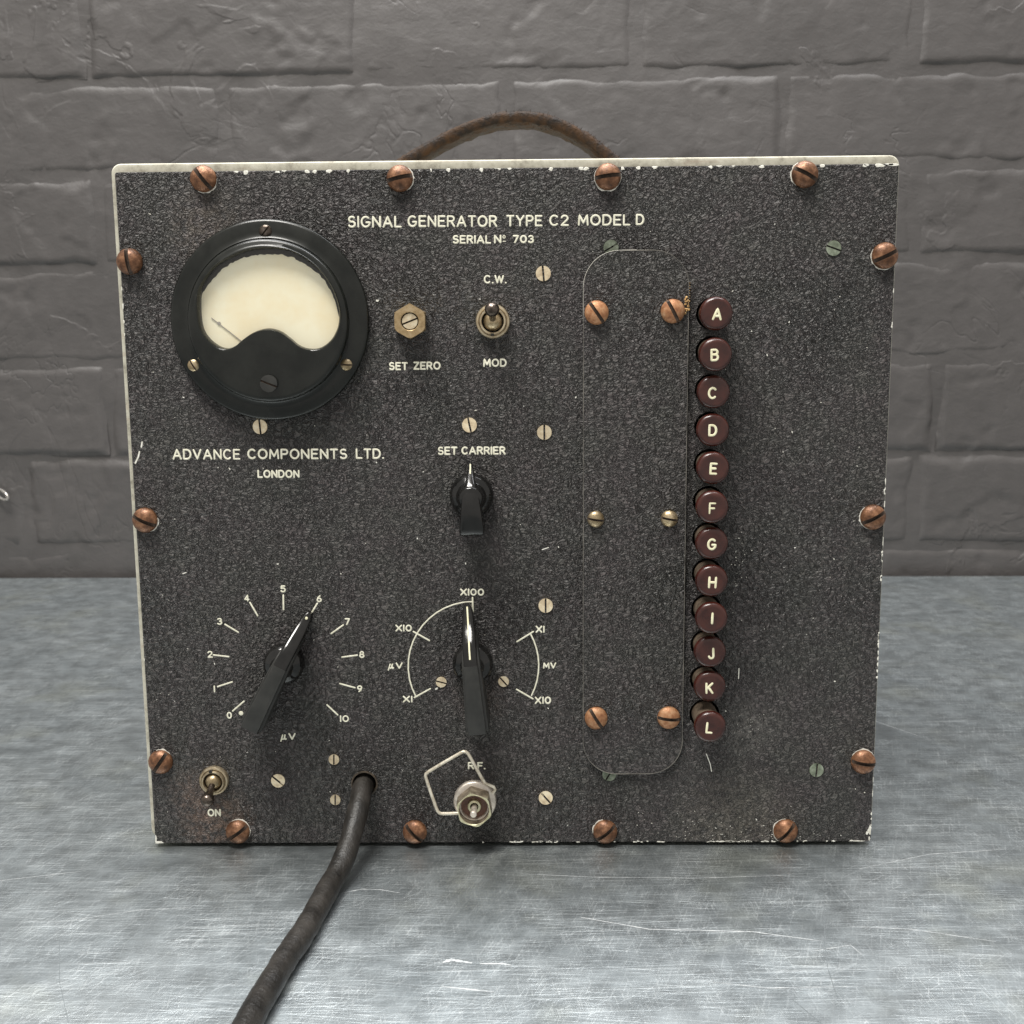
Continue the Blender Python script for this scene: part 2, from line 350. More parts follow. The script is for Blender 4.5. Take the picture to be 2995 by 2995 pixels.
def ribbon(pts, wmm, mat, z=TZ + .00004):
    b = MB(); pts = [Vector((x * MM, y * MM, z)) for x, y in pts]; fine = []
    for a, c in zip(pts[:-1], pts[1:]):
        for k in range(8): fine.append(a.lerp(c, k / 8))
    fine.append(pts[-1]); L = [[], []]
    for i, p in enumerate(fine):
        d = (fine[min(i + 1, len(fine) - 1)] - fine[max(i - 1, 0)]).normalized(); s = Vector((-d.y, d.x, 0))
        ww = wmm * MM * .5 * (.35 + .65 * math.sin(PI * min(1, max(0, (i + .4) / (len(fine) - .2)))) ** .6) * random.uniform(.5, 1.25)
        L[0].append(p - s * ww); L[1].append(p + s * ww)
    b.loops(L, closed=False)
    o = b.build('scratch', mat, wt, tuple(pts[0]), None)
    if o.data.polygons[0].normal.z < 0: o.data.flip_normals()
for pts, ww, mt in [([(24.7, -55.6), (47.4, -63.7), (81.5, -65.4), (102.8, -71.4)], .55, 'scratch'), ([(110, -48), (104, -72), (101, -88), (99.7, -104.5)], .35, 'darkscr'),
    ([(-39.6, -37.9), (-47, -35.4), (-53.6, -34.9), (-60.5, -37.8)], .4, 'scratch'), ([(-20.9, -84.2), (-18.2, -82.6), (-14.9, -83.6), (-11.5, -84.6)], 1.7, 'scratch'), ([(-9, -85), (-1.7, -84.9), (1, -85.9)], .8, 'scratch'),
    ([(4, -23.3), (30, -26), (70, -27), (101.8, -24.9)], .28, 'scratch'), ([(98, -78), (112, -74), (114, -80)], .3, 'scratch'), ([(86, -105), (92, -118)], .4, 'darkscr'),
    ([(115, -62), (135, -64), (160, -72)], .3, 'scratch'), ([(130, -20), (160, -8), (190, -4)], .3, 'scratch'), ([(-160, -60), (-130, -50), (-112, -48)], .25, 'scratch'),
    ([(-160, -20), (-190, -28), (-215, -26)], .3, 'scratch'), ([(200, 120), (180, 150), (175, 190)], .35, 'scratch'), ([(-20, -98), (-4, -101)], .6, 'scratch'), ([(60, -95), (80, -99), (110, -98)], .35, 'scratch'),
    ([(-150, -70), (-140, -95), (-128, -118)], .25, 'darkscr'), ([(-75, -48), (-52, -66), (-30, -84)][::-1], .22, 'darkscr')]:
    ribbon(pts, ww, M[mt])
# ============================================================ THE SIGNAL GENERATOR
W, H = 280.0, 255.3
gen = bpy.data.objects.new('signal_generator', None); sc.collection.objects.link(gen)
gen.location = (0, .075, TZ); gen['wp'] = [0, .075, TZ]
gen['label'] = 'black wrinkle-finish signal generator with round meter, knobs and lettered push buttons on worktop'
gen['category'] = 'signal generator'
def rrect(x0, x1, z0, z1, r, h, n=6, jit=0):
    o = []
    rs = r if isinstance(r, (list, tuple)) else [r] * 4
    for (cx, cz, a0, rr) in ((x1 - rs[0], z1 - rs[0], 0, rs[0]), (x0 + rs[1], z1 - rs[1], 90, rs[1]), (x0 + rs[2], z0 + rs[2], 180, rs[2]), (x1 - rs[3], z0 + rs[3], 270, rs[3])):
        for k in range(n + 1):
            t = R(a0 + 90 * k / n); o.append(P(cx + rr * math.cos(t), cz + rr * math.sin(t), h))
    return o
# case : hollow shell behind the panel, cream enamel
X0, X1, Z0, Z1 = -142.2, 141.0, 1.2, 258.7
cs = MB()
cs.loops([rrect(X0 + 4, X1 - 4, Z0 + 4, Z1 - 5, 2, -148), rrect(X0 + 4, X1 - 4, Z0 + 4, Z1 - 5, 2, -2.6), rrect(X0 + 1.4, X1 - 1.4, Z0 + 1.4, Z1 - 1.4, 3.2, -2.1),
          rrect(X0 + .5, X1 - .5, Z0 + .5, Z1 - .5, 3.4, -2.3), rrect(X0 + .12, X1 - .12, Z0 + .12, Z1 - .12, 3.5, -2.9), rrect(X0, X1, Z0, Z1, 3.6, -3.7), rrect(X0, X1, Z0, Z1, 3.6, -150)], False, True)
cs.build('case', M['cream'], gen, (0, .075, .12), 35, label='cream enamelled case with worn front edge')
for sx in (-1, 1):
    for y in (.02, .13):
        b = MB(); b.loops([[(sx * .125 + .006 * math.cos(t), y + .006 * math.sin(t), z) for t in [2 * PI * k / 20 for k in range(20)]] for z in (TZ, .0013)], True, True)
        b.build('foot', M['dark'], gen, (sx * .125, y, TZ), 40)
# holes in the panel
HB = [(74.58 - .0145 * i, 203.3 - 13.744 * i) for i in range(12)]
holes = [(x, z, 5.75) for x, z in HB] + [(-56.9, 24.4, 4.75)]
bm = bmesh.new(); front = []
def loop_edges(pts):
    vs = [bm.verts.new(p) for p in pts]; return [bm.edges.new((vs[i], vs[(i + 1) % len(vs)])) for i in range(len(vs))]
es = loop_edges(rrect(-W / 2 + .35, W / 2 - .35, .35, H - .35, .8, 0, 3))
for x, z, r in holes: es += loop_edges(ring(x, z, r, 0, 32))
bmesh.ops.triangle_fill(bm, use_beauty=True, use_dissolve=False, edges=es)
bm.normal_update()
for f in bm.faces:
    if f.normal.y > 0: f.normal_flip()
me = bpy.data.meshes.new('t'); bm.to_mesh(me)
pb = MB(); pb.add([v.co[:] for v in me.vertices], [tuple(p.vertices) for p in me.polygons]); bm.free()
pb.loops([rrect(-W / 2 + .35, W / 2 - .35, .35, H - .35, .8, 0, 3), rrect(-W / 2, W / 2, 0, H, .8, -.35, 3), rrect(-W / 2, W / 2, 0, H, .8, -2.0, 3)])
for x, z, r in holes: pb.loops([ring(x, z, r, 0, 32), ring(x, z, r, -2.0, 32)])
bm = bmesh.new(); tm = bpy.data.meshes.new('t2'); tm.from_pydata(pb.v, [], pb.f); bm.from_mesh(tm)
bmesh.ops.remove_doubles(bm, verts=bm.verts, dist=1e-6); bmesh.ops.recalc_face_normals(bm, faces=bm.faces)
big = max(bm.faces, key=lambda f: f.calc_area())
if big.normal.y > 0: bmesh.ops.reverse_faces(bm, faces=bm.faces)
me = bpy.data.meshes.new('front_panel')
pv = Vector((0, 0, H / 2 * MM))
for v in bm.verts: v.co -= pv
bm.to_mesh(me); bm.free(); me.materials.append(M['wrinkle'])
panel = link('front_panel', me, gen, tuple(pv), label='black wrinkle-finish front panel with chipped edges and cream engraved lettering')
# ---- stroke lettering
def arc(cx, cy, rx, ry, a0, a1, n=10):
    return [(cx + rx * math.cos(R(a0 + (a1 - a0) * i / n)), cy + ry * math.sin(R(a0 + (a1 - a0) * i / n))) for i in range(n + 1)]
GL = {
 'A': (.74, [[(0, 0), (.37, 1), (.74, 0)], [(.13, .32), (.61, .32)]]),
 'B': (.60, [[(0, 0), (0, 1), (.34, 1)] + arc(.34, .77, .22, .23, 90, -90) + [(0, .54)], [(.34, .54)] + arc(.34, .27, .26, .27, 90, -90) + [(0, 0)]]),
 'C': (.68, [arc(.36, .5, .36, .5, 48, 312, 18)]),
 'D': (.66, [[(0, 0), (0, 1), (.28, 1)] + arc(.28, .5, .38, .5, 90, -90, 14) + [(0, 0)]]),
 'E': (.54, [[(.54, 1), (0, 1), (0, 0), (.54, 0)], [(0, .52), (.46, .52)]]),
 'F': (.52, [[(.52, 1), (0, 1), (0, 0)], [(0, .50), (.44, .50)]]),
 'G': (.72, [arc(.37, .5, .37, .5, 50, 330, 18) + [(.72, .44), (.42, .44)]]),
 'H': (.64, [[(0, 0), (0, 1)], [(.64, 0), (.64, 1)], [(0, .52), (.64, .52)]]),
 'I': (.0, [[(0, 0), (0, 1)]]),
 'J': (.44, [[(.44, 1), (.44, .24)] + arc(.22, .24, .22, .24, 0, -170, 8)]),
 'K': (.60, [[(0, 0), (0, 1)], [(.58, 1), (0, .42)], [(.20, .60), (.60, 0)]]),
 'L': (.50, [[(0, 1), (0, 0), (.50, 0)]]),
 'M': (.78, [[(0, 0), (.06, 1), (.39, .22), (.72, 1), (.78, 0)]]),
 'N': (.64, [[(0, 0), (0, 1), (.64, 0), (.64, 1)]]),
 'O': (.76, [arc(.38, .5, .38, .5, 90, 450, 24)]),
 'P': (.56, [[(0, 0), (0, 1), (.32, 1)] + arc(.32, .74, .25, .26, 90, -90) + [(0, .48)]]),
 'R': (.60, [[(0, 0), (0, 1), (.32, 1)] + arc(.32, .75, .25, .25, 90, -90) + [(0, .50)], [(.30, .50), (.60, 0)]]),
 'S': (.56, [arc(.29, .75, .25, .25, 40, 180, 9) + arc(.29, .75, .25, .25, 195, 262, 4) + arc(.28, .26, .28, .26, 82, -30, 8) + arc(.28, .26, .28, .26, -45, -150, 8)]),
 'T': (.60, [[(0, 1), (.60, 1)], [(.30, 1), (.30, 0)]]),
 'V': (.70, [[(0, 1), (.35, 0), (.70, 1)]]),
 'W': (.96, [[(0, 1), (.24, 0), (.48, .95), (.72, 0), (.96, 1)]]),
 'X': (.66, [[(0, 1), (.66, 0)], [(.66, 1), (0, 0)]]),
 'Y': (.66, [[(0, 1), (.33, .48), (.66, 1)], [(.33, .48), (.33, 0)]]),
 'Z': (.60, [[(.02, 1), (.60, 1), (0, 0), (.62, 0)]]),
 '0': (.62, [arc(.31, .5, .31, .5, 90, 450, 22)]),
 '1': (.0, [[(0, 0), (0, 1)]]),
 '2': (.54, [arc(.27, .73, .26, .27, 165, -25, 12) + [(0, 0), (.56, 0)]]),
 '3': (.52, [arc(.25, .75, .24, .25, 150, -80, 10), arc(.25, .27, .27, .27, 85, -150, 12)]),
 '4': (.60, [[(.44, 0), (.44, 1), (0, .26), (.60, .26)]]),
 '5': (.52, [[(.48, 1), (.06, 1), (.03, .56)] + arc(.24, .32, .28, .32, 120, -150, 14)]),
 '6': (.54, [arc(.27, .29, .27, .29, 90, 450, 18), [(.02, .36), (.12, .72), (.38, 1)]]),
 '7': (.54, [[(0, 1), (.54, 1), (.16, 0)]]),
 '8': (.54, [arc(.27, .76, .22, .24, 90, 450, 16), arc(.27, .27, .27, .27, 90, 450, 18)]),
 '9': (.54, [arc(.27, .70, .27, .29, 90, 450, 18), [(.52, .62), (.42, .26), (.16, 0)]]),
 '.': (.02, [[(0, .0), (.02, .0)]]),
 'µ': (.62, [[(-.10, -.34), (.14, .78)], [(.02, .12)] + arc(.17, .18, .15, .16, 200, 330, 6) + [(.42, .78)], [(.36, .42)] + arc(.46, .16, .10, .14, 190, 320, 5)]),
}
def stroke(b, pts, rad, flat=.28, lift=.0):
    """rounded raised stroke with tapered round ends; pts are world-plane mm (x, z), lift = h of the surface in mm"""
    pts = [Vector(p) for p in pts]
    clean = [pts[0]]
    for p in pts[1:]:
        if (p - clean[-1]).length > .02: clean.append(p)
    if len(clean) == 1: clean.append(clean[0] + Vector((.03, 0)))
    # split sharp corners by doubling points close to the corner
    d0 = (clean[1] - clean[0]).normalized(); d1 = (clean[-1] - clean[-2]).normalized()
    prs = [(clean[0] - d0 * rad * .98, .2), (clean[0] - d0 * rad * .7, .71), (clean[0], 1)]
    for i in range(1, len(clean) - 1):
        a, c = (clean[i] - clean[i - 1]), (clean[i + 1] - clean[i])
        if a.angle(c) > R(50):
            la, lc = min(rad * .7, a.length * .4), min(rad * .7, c.length * .4)
            prs += [(clean[i] - a.normalized() * la, 1), (clean[i], 1.12), (clean[i] + c.normalized() * lc, 1)]
        else: prs.append((clean[i], 1))
    prs += [(clean[-1], 1), (clean[-1] + d1 * rad * .7, .71), (clean[-1] + d1 * rad * .98, .2)]
    b.tube([P(p.x, p.y, lift) for p, s in prs], [rad * MM * s for p, s in prs], 8, flat, True)
def wwidth(word, gap): return sum(GL[c][0] for c in word) + gap * (len(word) - 1)
def put_word(b, word, ax, az, bx, bz, hgt, rad, lift=.0, slant=0):
    n = len(word); inner = hgt - 2 * rad
    L = math.hypot(bx - ax, bz - az) - 2 * rad; ux, uz = (bx - ax) / (L + 2 * rad), (bz - az) / (L + 2 * rad)
    gap = .30
    tot = sum(GL[c][0] for c in word) + gap * (n - 1)
    sx = L / tot if tot > .1 else inner
    x = rad
    for c in word:
        wd, st = GL[c]
        ry = random.uniform(-.03, .03)
        for s in st:
            q = [(x + (px + slant * py) * sx, rad + (py + ry * 0) * inner) for px, py in s]
            stroke(b, [(ax + ux * u - uz * v, az + uz * u + ux * v) for u, v in q], rad * random.uniform(.92, 1.06), lift=lift)
        x += (wd + gap) * sx
LINES = [
 ('SIGNAL GENERATOR TYPE C2 MODEL D', [('SIGNAL', -56.8, 235.08, -37.34, 234.88, 4.15), ('GENERATOR', -35.23, 235.05, -2.93, 234.72, 4.15), ('TYPE', 0.26, 234.94, 13.29, 234.8, 4.02), ('C2', 15.71, 234.9, 22.7, 234.83, 4.02), ('MODEL', 26.0, 234.92, 44.86, 234.73, 4.02), ('D', 46.76, 234.9, 49.81, 234.87, 3.95)], .34),
 ('SERIAL No 703', [('SERIAL', -19.14, 229.04, -5.22, 228.9, 3.05), ('N', -4.2, 229.01, -1.52, 228.99, 3.05), ('703', 2.56, 229.01, 10.21, 228.93, 2.92)], .31),
 ('C.W.', [('C.W.', -8.09, 214.84, 0.25, 214.76, 3.08)], .31),
 ('SET ZERO', [('SET', -43.3, 183.93, -36.28, 183.87, 3.02), ('ZERO', -34.33, 184.04, -24.26, 183.96, 3.03)], .32),
 ('MOD', [('MOD', -8.67, 184.85, -0.04, 184.78, 3.09)], .32),
 ('SET CARRIER', [('SET', -25.96, 152.54, -18.61, 152.48, 3.16), ('CARRIER', -17.16, 152.61, -0.75, 152.48, 3.09)], .32),
 ('ADVANCE COMPONENTS LTD.', [('ADVANCE', -124.77, 151.55, -99.43, 151.36, 4.05), ('COMPONENTS', -96.81, 151.52, -59.59, 151.24, 3.98), ('LTD.', -56.45, 151.33, -45.9, 151.25, 3.92)], .34),
 ('LONDON', [('LONDON', -93.37, 144.45, -77.6, 144.33, 3.11)], .32),
 ('micro V', [('µV', -88.74, 42.37, -82.98, 42.34, 2.83)], .29), ('X100', [('X100', -18.48, 99.06, -9.4, 99.0, 2.79)], .30), ('X10', [('X10', -43.35, 85.23, -37.04, 85.19, 2.74)], .30),
 ('micro V', [('µV', -46.4, 70.53, -40.87, 70.5, 2.6)], .29), ('X1', [('X1', -41.19, 57.17, -37.43, 57.15, 2.71)], .30), ('X1', [('X1', 9.94, 84.43, 13.4, 84.41, 2.82)], .30),
 ('MV', [('MV', 12.69, 70.31, 17.79, 70.29, 2.52)], .29), ('X10', [('X10', 9.45, 56.34, 15.72, 56.31, 2.96)], .30), ('R.F.', [('R.F.', -16.6, 30.12, -9.76, 30.09, 3.02)], .31), ('ON', [('ON', -118.75, 11.16, -113.47, 11.14, 3.21)], .33)]
for name, words, rad in LINES:
    b = MB()
    for wd in words: put_word(b, *wd, rad)
    if name.startswith('SERIAL'):
        stroke(b, arc(-.55, 231.3, .42, .48, 90, 450, 10), .17); stroke(b, [(-.95, 229.75), (-.1, 229.72)], .15)
    b.build('lettering', M['ink'], panel, P(words[0][1], words[0][2]), 50, label='cream engraved words ' + name)
DIG = [('0', -108.29, 52.38), ('1', -113.52, 62.94), ('2', -114.55, 76.68), ('3', -110.25, 89.59), ('4', -99.47, 98.64), ('5', -85.52, 102.09), ('6', -71.96, 98.22), ('7', -61.51, 89.23), ('8', -56.4, 76.29), ('9', -57.61, 62.75), ('10', -63.87, 50.81)]
for s, x, z in DIG:
    b = MB(); hw = {'1': .30, '10': 1.75}.get(s, 1.02); put_word(b, s, x - hw, z - 1.38, x + hw, z - 1.38, 2.75, .28)
    b.build('scale_numeral', M['ink'], panel, P(x, z), 50)
TK = [(-102.37, 57.97, -106.89, 54.08), (-106.59, 65.7, -112.24, 63.86), (-107.43, 75.72, -113.26, 76.42), (-103.32, 85.31, -108.2, 88.42), (-95.65, 91.75, -98.33, 96.9), (-85.68, 94.09, -85.53, 99.71), (-75.06, 92.71, -72.75, 96.41), (-67.82, 84.61, -63.17, 87.91), (-63.98, 75.32, -58.19, 76.04), (-65.14, 64.81, -59.48, 63.18), (-70.4, 56.37, -66.44, 52.36),
      (-13.83, 98.29, -13.76, 92.19), (-36.48, 85.19, -30.49, 81.66), (-36.65, 59.18, -30.54, 62.62), (9.05, 84.93, 2.89, 81.06), (8.73, 58.46, 2.57, 62.2)]
for a, c, d, e in TK:
    b = MB(); stroke(b, [(a, c), ((a + d) / 2, (c + e) / 2), (d, e)], .31); b.build('scale_mark', M['ink'], panel, P(a, c), 50)
for A in ([(-13.85, 96.73), (-17.43, 96.48), (-20.93, 95.69), (-24.3, 94.39), (-27.46, 92.6), (-30.33, 90.35), (-32.87, 87.7), (-35.01, 84.69), (-36.71, 81.38), (-37.92, 77.86), (-38.63, 74.2), (-38.81, 70.46), (-38.46, 66.74), (-37.58, 63.12), (-36.19, 59.67)],
          [(7.99, 84.13), (9.3, 81.29), (10.25, 78.29), (10.85, 75.19), (11.08, 72.03), (10.92, 68.86), (10.4, 65.73), (9.5, 62.67), (8.25, 59.75)]):
    b = MB(); stroke(b, A, .27); b.build('scale_arc', M['ink'], panel, P(*A[0]), 50)
b = MB(); b.loops(lathe(-103.73, 53.21, [(.9, -.05), (.88, .05), (.6, .14), (0, .16)], 20)); b.build('paint_dot', M['ink'], panel, P(-103.73, 53.21), 40)
# ---- chips and specks of pale undercoat
ch = MB()
def fleck(x, z, a, c, rot=None, h=.05, n=9):
    rot = random.uniform(0, PI) if rot is None else rot
    L0, L1 = [], []
    for k in range(n):
        t = 2 * PI * k / n; r = random.uniform(.6, 1.2); u, v = a * r * math.cos(t), c * r * math.sin(t)
        X, Z = x + u * math.cos(rot) - v * math.sin(rot), z + u * math.sin(rot) + v * math.cos(rot)
        X = min(max(X, -W / 2 - .05), W / 2 + .05); Z = min(max(Z, -.05), H + .05)
        L0.append(P(X, Z, -.03)); L1.append(P(x + (X - x) * .8, z + (Z - z) * .8, h))
    ch.loops([L0, L1], False, True)
for k in range(16):
    x = random.choice([random.uniform(-138, 138), random.gauss(-85, 25), random.gauss(60, 45)]); x = max(-138, min(138, x)); fleck(x, H - random.uniform(.0, .7), random.uniform(.3, 1.3), random.uniform(.25, .75), 0)
for x in (-93, -70, -62, -56, -20, -8, 16, 27, 48, 53, 74, 92, 112, 127): fleck(x + random.uniform(-1, 1), H - .5, random.uniform(.7, 1.3), random.uniform(.5, .9), 0)
fleck(137.5, H - .3, 2.5, .8, 0); fleck(133, H - .6, 2, .8, 0)
for k in range(16): fleck(random.choice([-1, 1, 1]) * (W / 2 - .05), random.uniform(5, 250), random.uniform(.2, .5), random.uniform(.4, 1.6), 0)
for z0_, z1_, n in ((104, 116, 8), (66, 84, 13), (132, 138, 2), (3, 14, 3)):
    for k in range(n): fleck(W / 2 - .15, random.uniform(z0_, z1_), random.uniform(.2, .6), random.uniform(.4, 1.4), 0)
fleck(139.4, 4.6, .9, 2.2, 0, n=12); fleck(138.4, 3.6, .8, .6); fleck(139.4, 1.2, .4, 1, 0); fleck(134.5, .3, 3, .35, 0)
fleck(-138.3, .5, 2.2, .6, 0, n=12); fleck(-139.6, 2.2, .4, 2, 0)
for x0_, x1_, n in ((76, 94, 26), (-3, 18, 18), (98, 104, 6), (40, 64, 6), (-60, 130, 16), (105, 135, 6)):
    for k in range(n): fleck(random.uniform(x0_, x1_), random.uniform(0, .5), random.uniform(.3, 1.3), random.uniform(.2, .4), 0)
for k in range(230):
    x, z = random.uniform(-137, 137), random.uniform(4, 250); r = random.choice([.08, .1, .13, .16, .24]); fleck(x, z, r * random.uniform(1, 2.4), r, h=.10)
for k in range(26): fleck(random.gauss(86.5, 1.4), random.gauss(112, 9), random.uniform(.08, .22), random.uniform(.08, .3), h=.1)
for k in range(60): fleck(random.gauss(88, 16), abs(random.gauss(0, 4)) + 1, random.uniform(.08, .3), random.uniform(.06, .2), h=.1)
for k in range(30): fleck(random.gauss(92, 3), random.gauss(47, 3), random.uniform(.07, .16), random.uniform(.07, .16), h=.1)
for pts in ([(-138.8, 150.4), (-137.6, 152.6), (-137, 154.6)], [(-136.2, 156.4), (-135.8, 158.2)], [(75.5, 36), (77, 32), (77.6, 29)], [(12.6, 116.6), (15, 117.4)], [(-123.3, 108.2), (-122.0, 108.7)], [(87.2, 66), (87.3, 70)]):
    stroke(ch, pts, .16 if pts[0][0] > -130 else .30, .2)
fleck(-46.8, 209.1, .45, .6, h=.12); fleck(-28.2, 62.6, .7, .45); fleck(-48.8, 150.0, .4, .3); fleck(-77.4, 171.9, .3, .3)
# crescents of undercoat round some screw heads
def cres(x, z, r, a0, a1, wd=.45):
    n = 14; A, B_, C_ = [], [], []
    for k in range(n + 1):
        t = R(a0 + (a1 - a0) * k / n); q = wd * random.choice([.05, .5, 1, 1.2, 1.7]) * math.sin(PI * (k + .3) / (n + .6))
        A.append(P(x + (r - .4) * math.cos(t), z + (r - .4) * math.sin(t), .06)); B_.append(P(x + (r + q) * math.cos(t), z + (r + q) * math.sin(t), .06)); C_.append(P(x + (r + q + .1) * math.cos(t), z + (r + q + .1) * math.sin(t), -.03))
    ch.loops([A, B_, C_], closed=False)
DOME = [(-107.99, 252.62, -52), (-37.59, 251.99, 12), (36.66, 251.79, 7), (106.63, 251.87, -28), (-136.3, 223.92, -82), (136.11, 223.3, 25), (-136.28, 128.93, -25), (135.64, 128.22, 28), (-135.81, 33.86, 55), (135.66, 32.78, -8), (-107.06, 5.09, 35), (-37.68, 4.74, -45), (36.59, 4.65, 38), (106.69, 4.71, 48)]
for i, (a0, a1) in enumerate([(-120, 0), (-60, 50), (-220, 30), (120, 230), (0, 0), (150, 320), (-70, 10), (130, 260), (40, 110), (30, 150), (-30, 120), (0, 0), (100, 190), (90, 290)]):
    if a0 != a1: cres(DOME[i][0], DOME[i][1], 4.72, a0, a1, .30)
ch.build('paint_chips', M['chip'], panel, P(0, 2), None, kind='stuff', label='white chips and specks where the black paint has come off')
# ---- screws
def screw_mesh(name, r, h, mat, slot=1.3, depth=1.3, dome=True, base=0.0):
    us = sorted(set([-r * math.cos(PI * k / 18) for k in range(1, 18)] + [-slot / 2 - .03, -slot / 2 + .03, slot / 2 - .03, slot / 2 + .03]))
    us = [u for u in us if not (slot / 2 + .03 < abs(u) < slot / 2 + .15)]
    n = 18; b = MB(); Lp = []
    def top(q):
        q = min(q, 1)
        return (base + h * math.sqrt(max(0, 1 - q * q * .93)) if dome else base + h * (1 - .12 * q * q))
    for u in us:
        vm = math.sqrt(max(0, r * r - u * u)); row = []
        for k in range(n + 1):
            v = -vm * math.cos(PI * k / n); q = math.hypot(u, v) / r; z = top(q)
            if abs(u) < slot / 2: z = min(z, base + h - depth)
            row.append((v, -z, u))
        Lp.append(row)
    b.loops([[(x * MM, y * MM, z * MM) for x, y, z in r_] for r_ in Lp], closed=False)
    # skirt
    m_ = 36; b.loops([[(r * 1.0 * math.cos(2 * PI * k / m_) * MM, -hh * MM, r * math.sin(2 * PI * k / m_) * MM) for k in range(m_)] for hh in (top(1) - .05, -.3)])
    me = bpy.data.meshes.new(name); me.from_pydata(b.v, [], b.f); bm = bmesh.new(); bm.from_mesh(me); bmesh.ops.recalc_face_normals(bm, faces=bm.faces)
    fc = max(bm.faces, key=lambda f: -f.calc_center_median().y)
    bm.to_mesh(me); bm.free()
    if me.polygons[len(us) // 3 * n + n // 2].normal.y > 0: me.flip_normals()
    me.polygons.foreach_set('use_smooth', [True] * len(me.polygons)); me.set_sharp_from_angle(angle=R(38)); me.materials.append(mat); me.materials.append(M['slot_shade'])
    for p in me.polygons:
        if abs(p.center.z) < (slot / 2 + .01) * MM and -p.center.y < (base + h - depth * .35) * MM and -p.center.y > 0 and math.hypot(p.center.x, p.center.z) < r * .97 * MM: p.material_index = 1  # slot faces take the dark colour that stands for their shade
    return me
def put_screw(me, x, z, ang, h=0.0, parent=gen, label=None, sc_=1.0):
    return link('screw', me, parent, P(x, z, h), label, rot=(random.uniform(-.03, .03), -R(ang), random.uniform(-.03, .03)))
m_dome = screw_mesh('dome_screw', 4.7, 3.6, M['rust'], 1.35, 1.9)
for x, z, a in DOME: put_screw(m_dome, x, z, a, 0, label='rusty brown dome-head slotted screw on the panel edge')
# ---- cover plate (thin painted sheet over the button columns)
def plate_ring(e, h): return rrect(27.9 + e, 66.0 - e, 28.6 + e, 226.1 - e, 13 - e, h, 12)
cp = MB(); cp.loops([plate_ring(0, 0), plate_ring(0, 1.2), plate_ring(.25, 1.5)], False, True)
plate = cp.build('cover_plate', M['wrinkle'], gen, P(47, 127), 30, label='narrow round-cornered black cover plate left of the buttons')
b = MB()
A = [(40.9 + 13 * math.cos(R(a)), 213.1 + 13 * math.sin(R(a))) for a in range(88, 181, 6)]
stroke(b, [(47, 226.15), (43, 226.15)] + A + [(27.9, 206), (27.92, 201)], .085, .5, 1.45)
b.build('worn_edge', M['chip'], plate, P(28, 220), 50, label='bare bright edge at the top left corner of the plate')
b = MB()
def pc(e): return [(p[0] / MM, p[2] / MM) for p in rrect(27.9 + e, 66.0 - e, 28.6 + e, 226.1 - e, 13 - e, 0, 12)]
q = pc(.05); b.tube([P(x, z, 1.42) for x, z in q + [q[0]]], .00011, 6); b.build('worn_edge', M['edge'], plate, P(28, 120), 50)
m_cov = screw_mesh('orange_screw', 4.35, 2.9, M['orange'], 1.2, 1.3); m_covb = screw_mesh('small_brass_screw', 3.15, 2.3, M['brass'], .75, 1.2)
for x, z, a in [(32.7, 204.13, -55), (60.2, 204.37, -62), (32.87, 51.3, -58), (60.6, 51.31, -5)]: put_screw(m_cov, x, z, a, 1.5, plate, 'orange rusted dome-head screw')
for x, z, a in [(32.56, 128.37, -8), (59.91, 128.38, -10)]: put_screw(m_covb, x, z, a, 1.5, plate, 'small dull brass screw halfway down the plate')
b = MB()
for k in range(22):
    x, z = 65.2 + random.gauss(0, .55), 206.4 + random.gauss(0, 1.3); b.loops([ring(x, z, random.uniform(.2, .6), 1.4, 6), ring(x, z, .1, 1.5 + random.uniform(.3, .7), 6)], False, True)
for k in range(8): b.loops([ring(66.3, 208 + k * .9, .18, 1.1, 5), ring(66.3, 208 + k * .9, .08, 1.5, 5)], False, True)
b.build('rust_crumbs', M['dirt'], plate, P(65, 206), None, kind='stuff')
# ---- flat screws
fl = {}
for x, z, a, d in [(13.5, 218.24, -85, 44), (-14.02, 163.65, -78, 44), (13.61, 160.71, 90, 43), (-91.55, 163.63, -86, 46), (13.82, 95.09, 90, 44), (13.48, 18.5, -50, 40), (-90.48, 25.87, -40, 40), (-68.43, 34.43, 88, 32), (-68.44, 17.95, 88, 31), (-26.26, 65.3, -15, 33), (-2.39, 65.41, -50, 34)]:
    k = 'big' if d > 38 else 'small'
    if k not in fl: fl[k] = screw_mesh('flat_screw', 2.72 if k == 'big' else 2.05, .38, M['pale'], .62 if k == 'big' else .5, .42, False, .02)
    put_screw(fl[k], x, z, a, 0, label='pale brass countersunk slotted screw')
m_gr = screw_mesh('green_screw', 2.7, .34, M['green'], .55, .38, False, .02)
for x, z, a, d in [(117.8, 226.15, -20, 44), (37.92, 227.18, 30, 42), (117.98, 29.39, 86, 40), (38.13, 28.03, 60, 44)]: put_screw(m_gr, x, z, a, 0, label='green corroded countersunk screw')
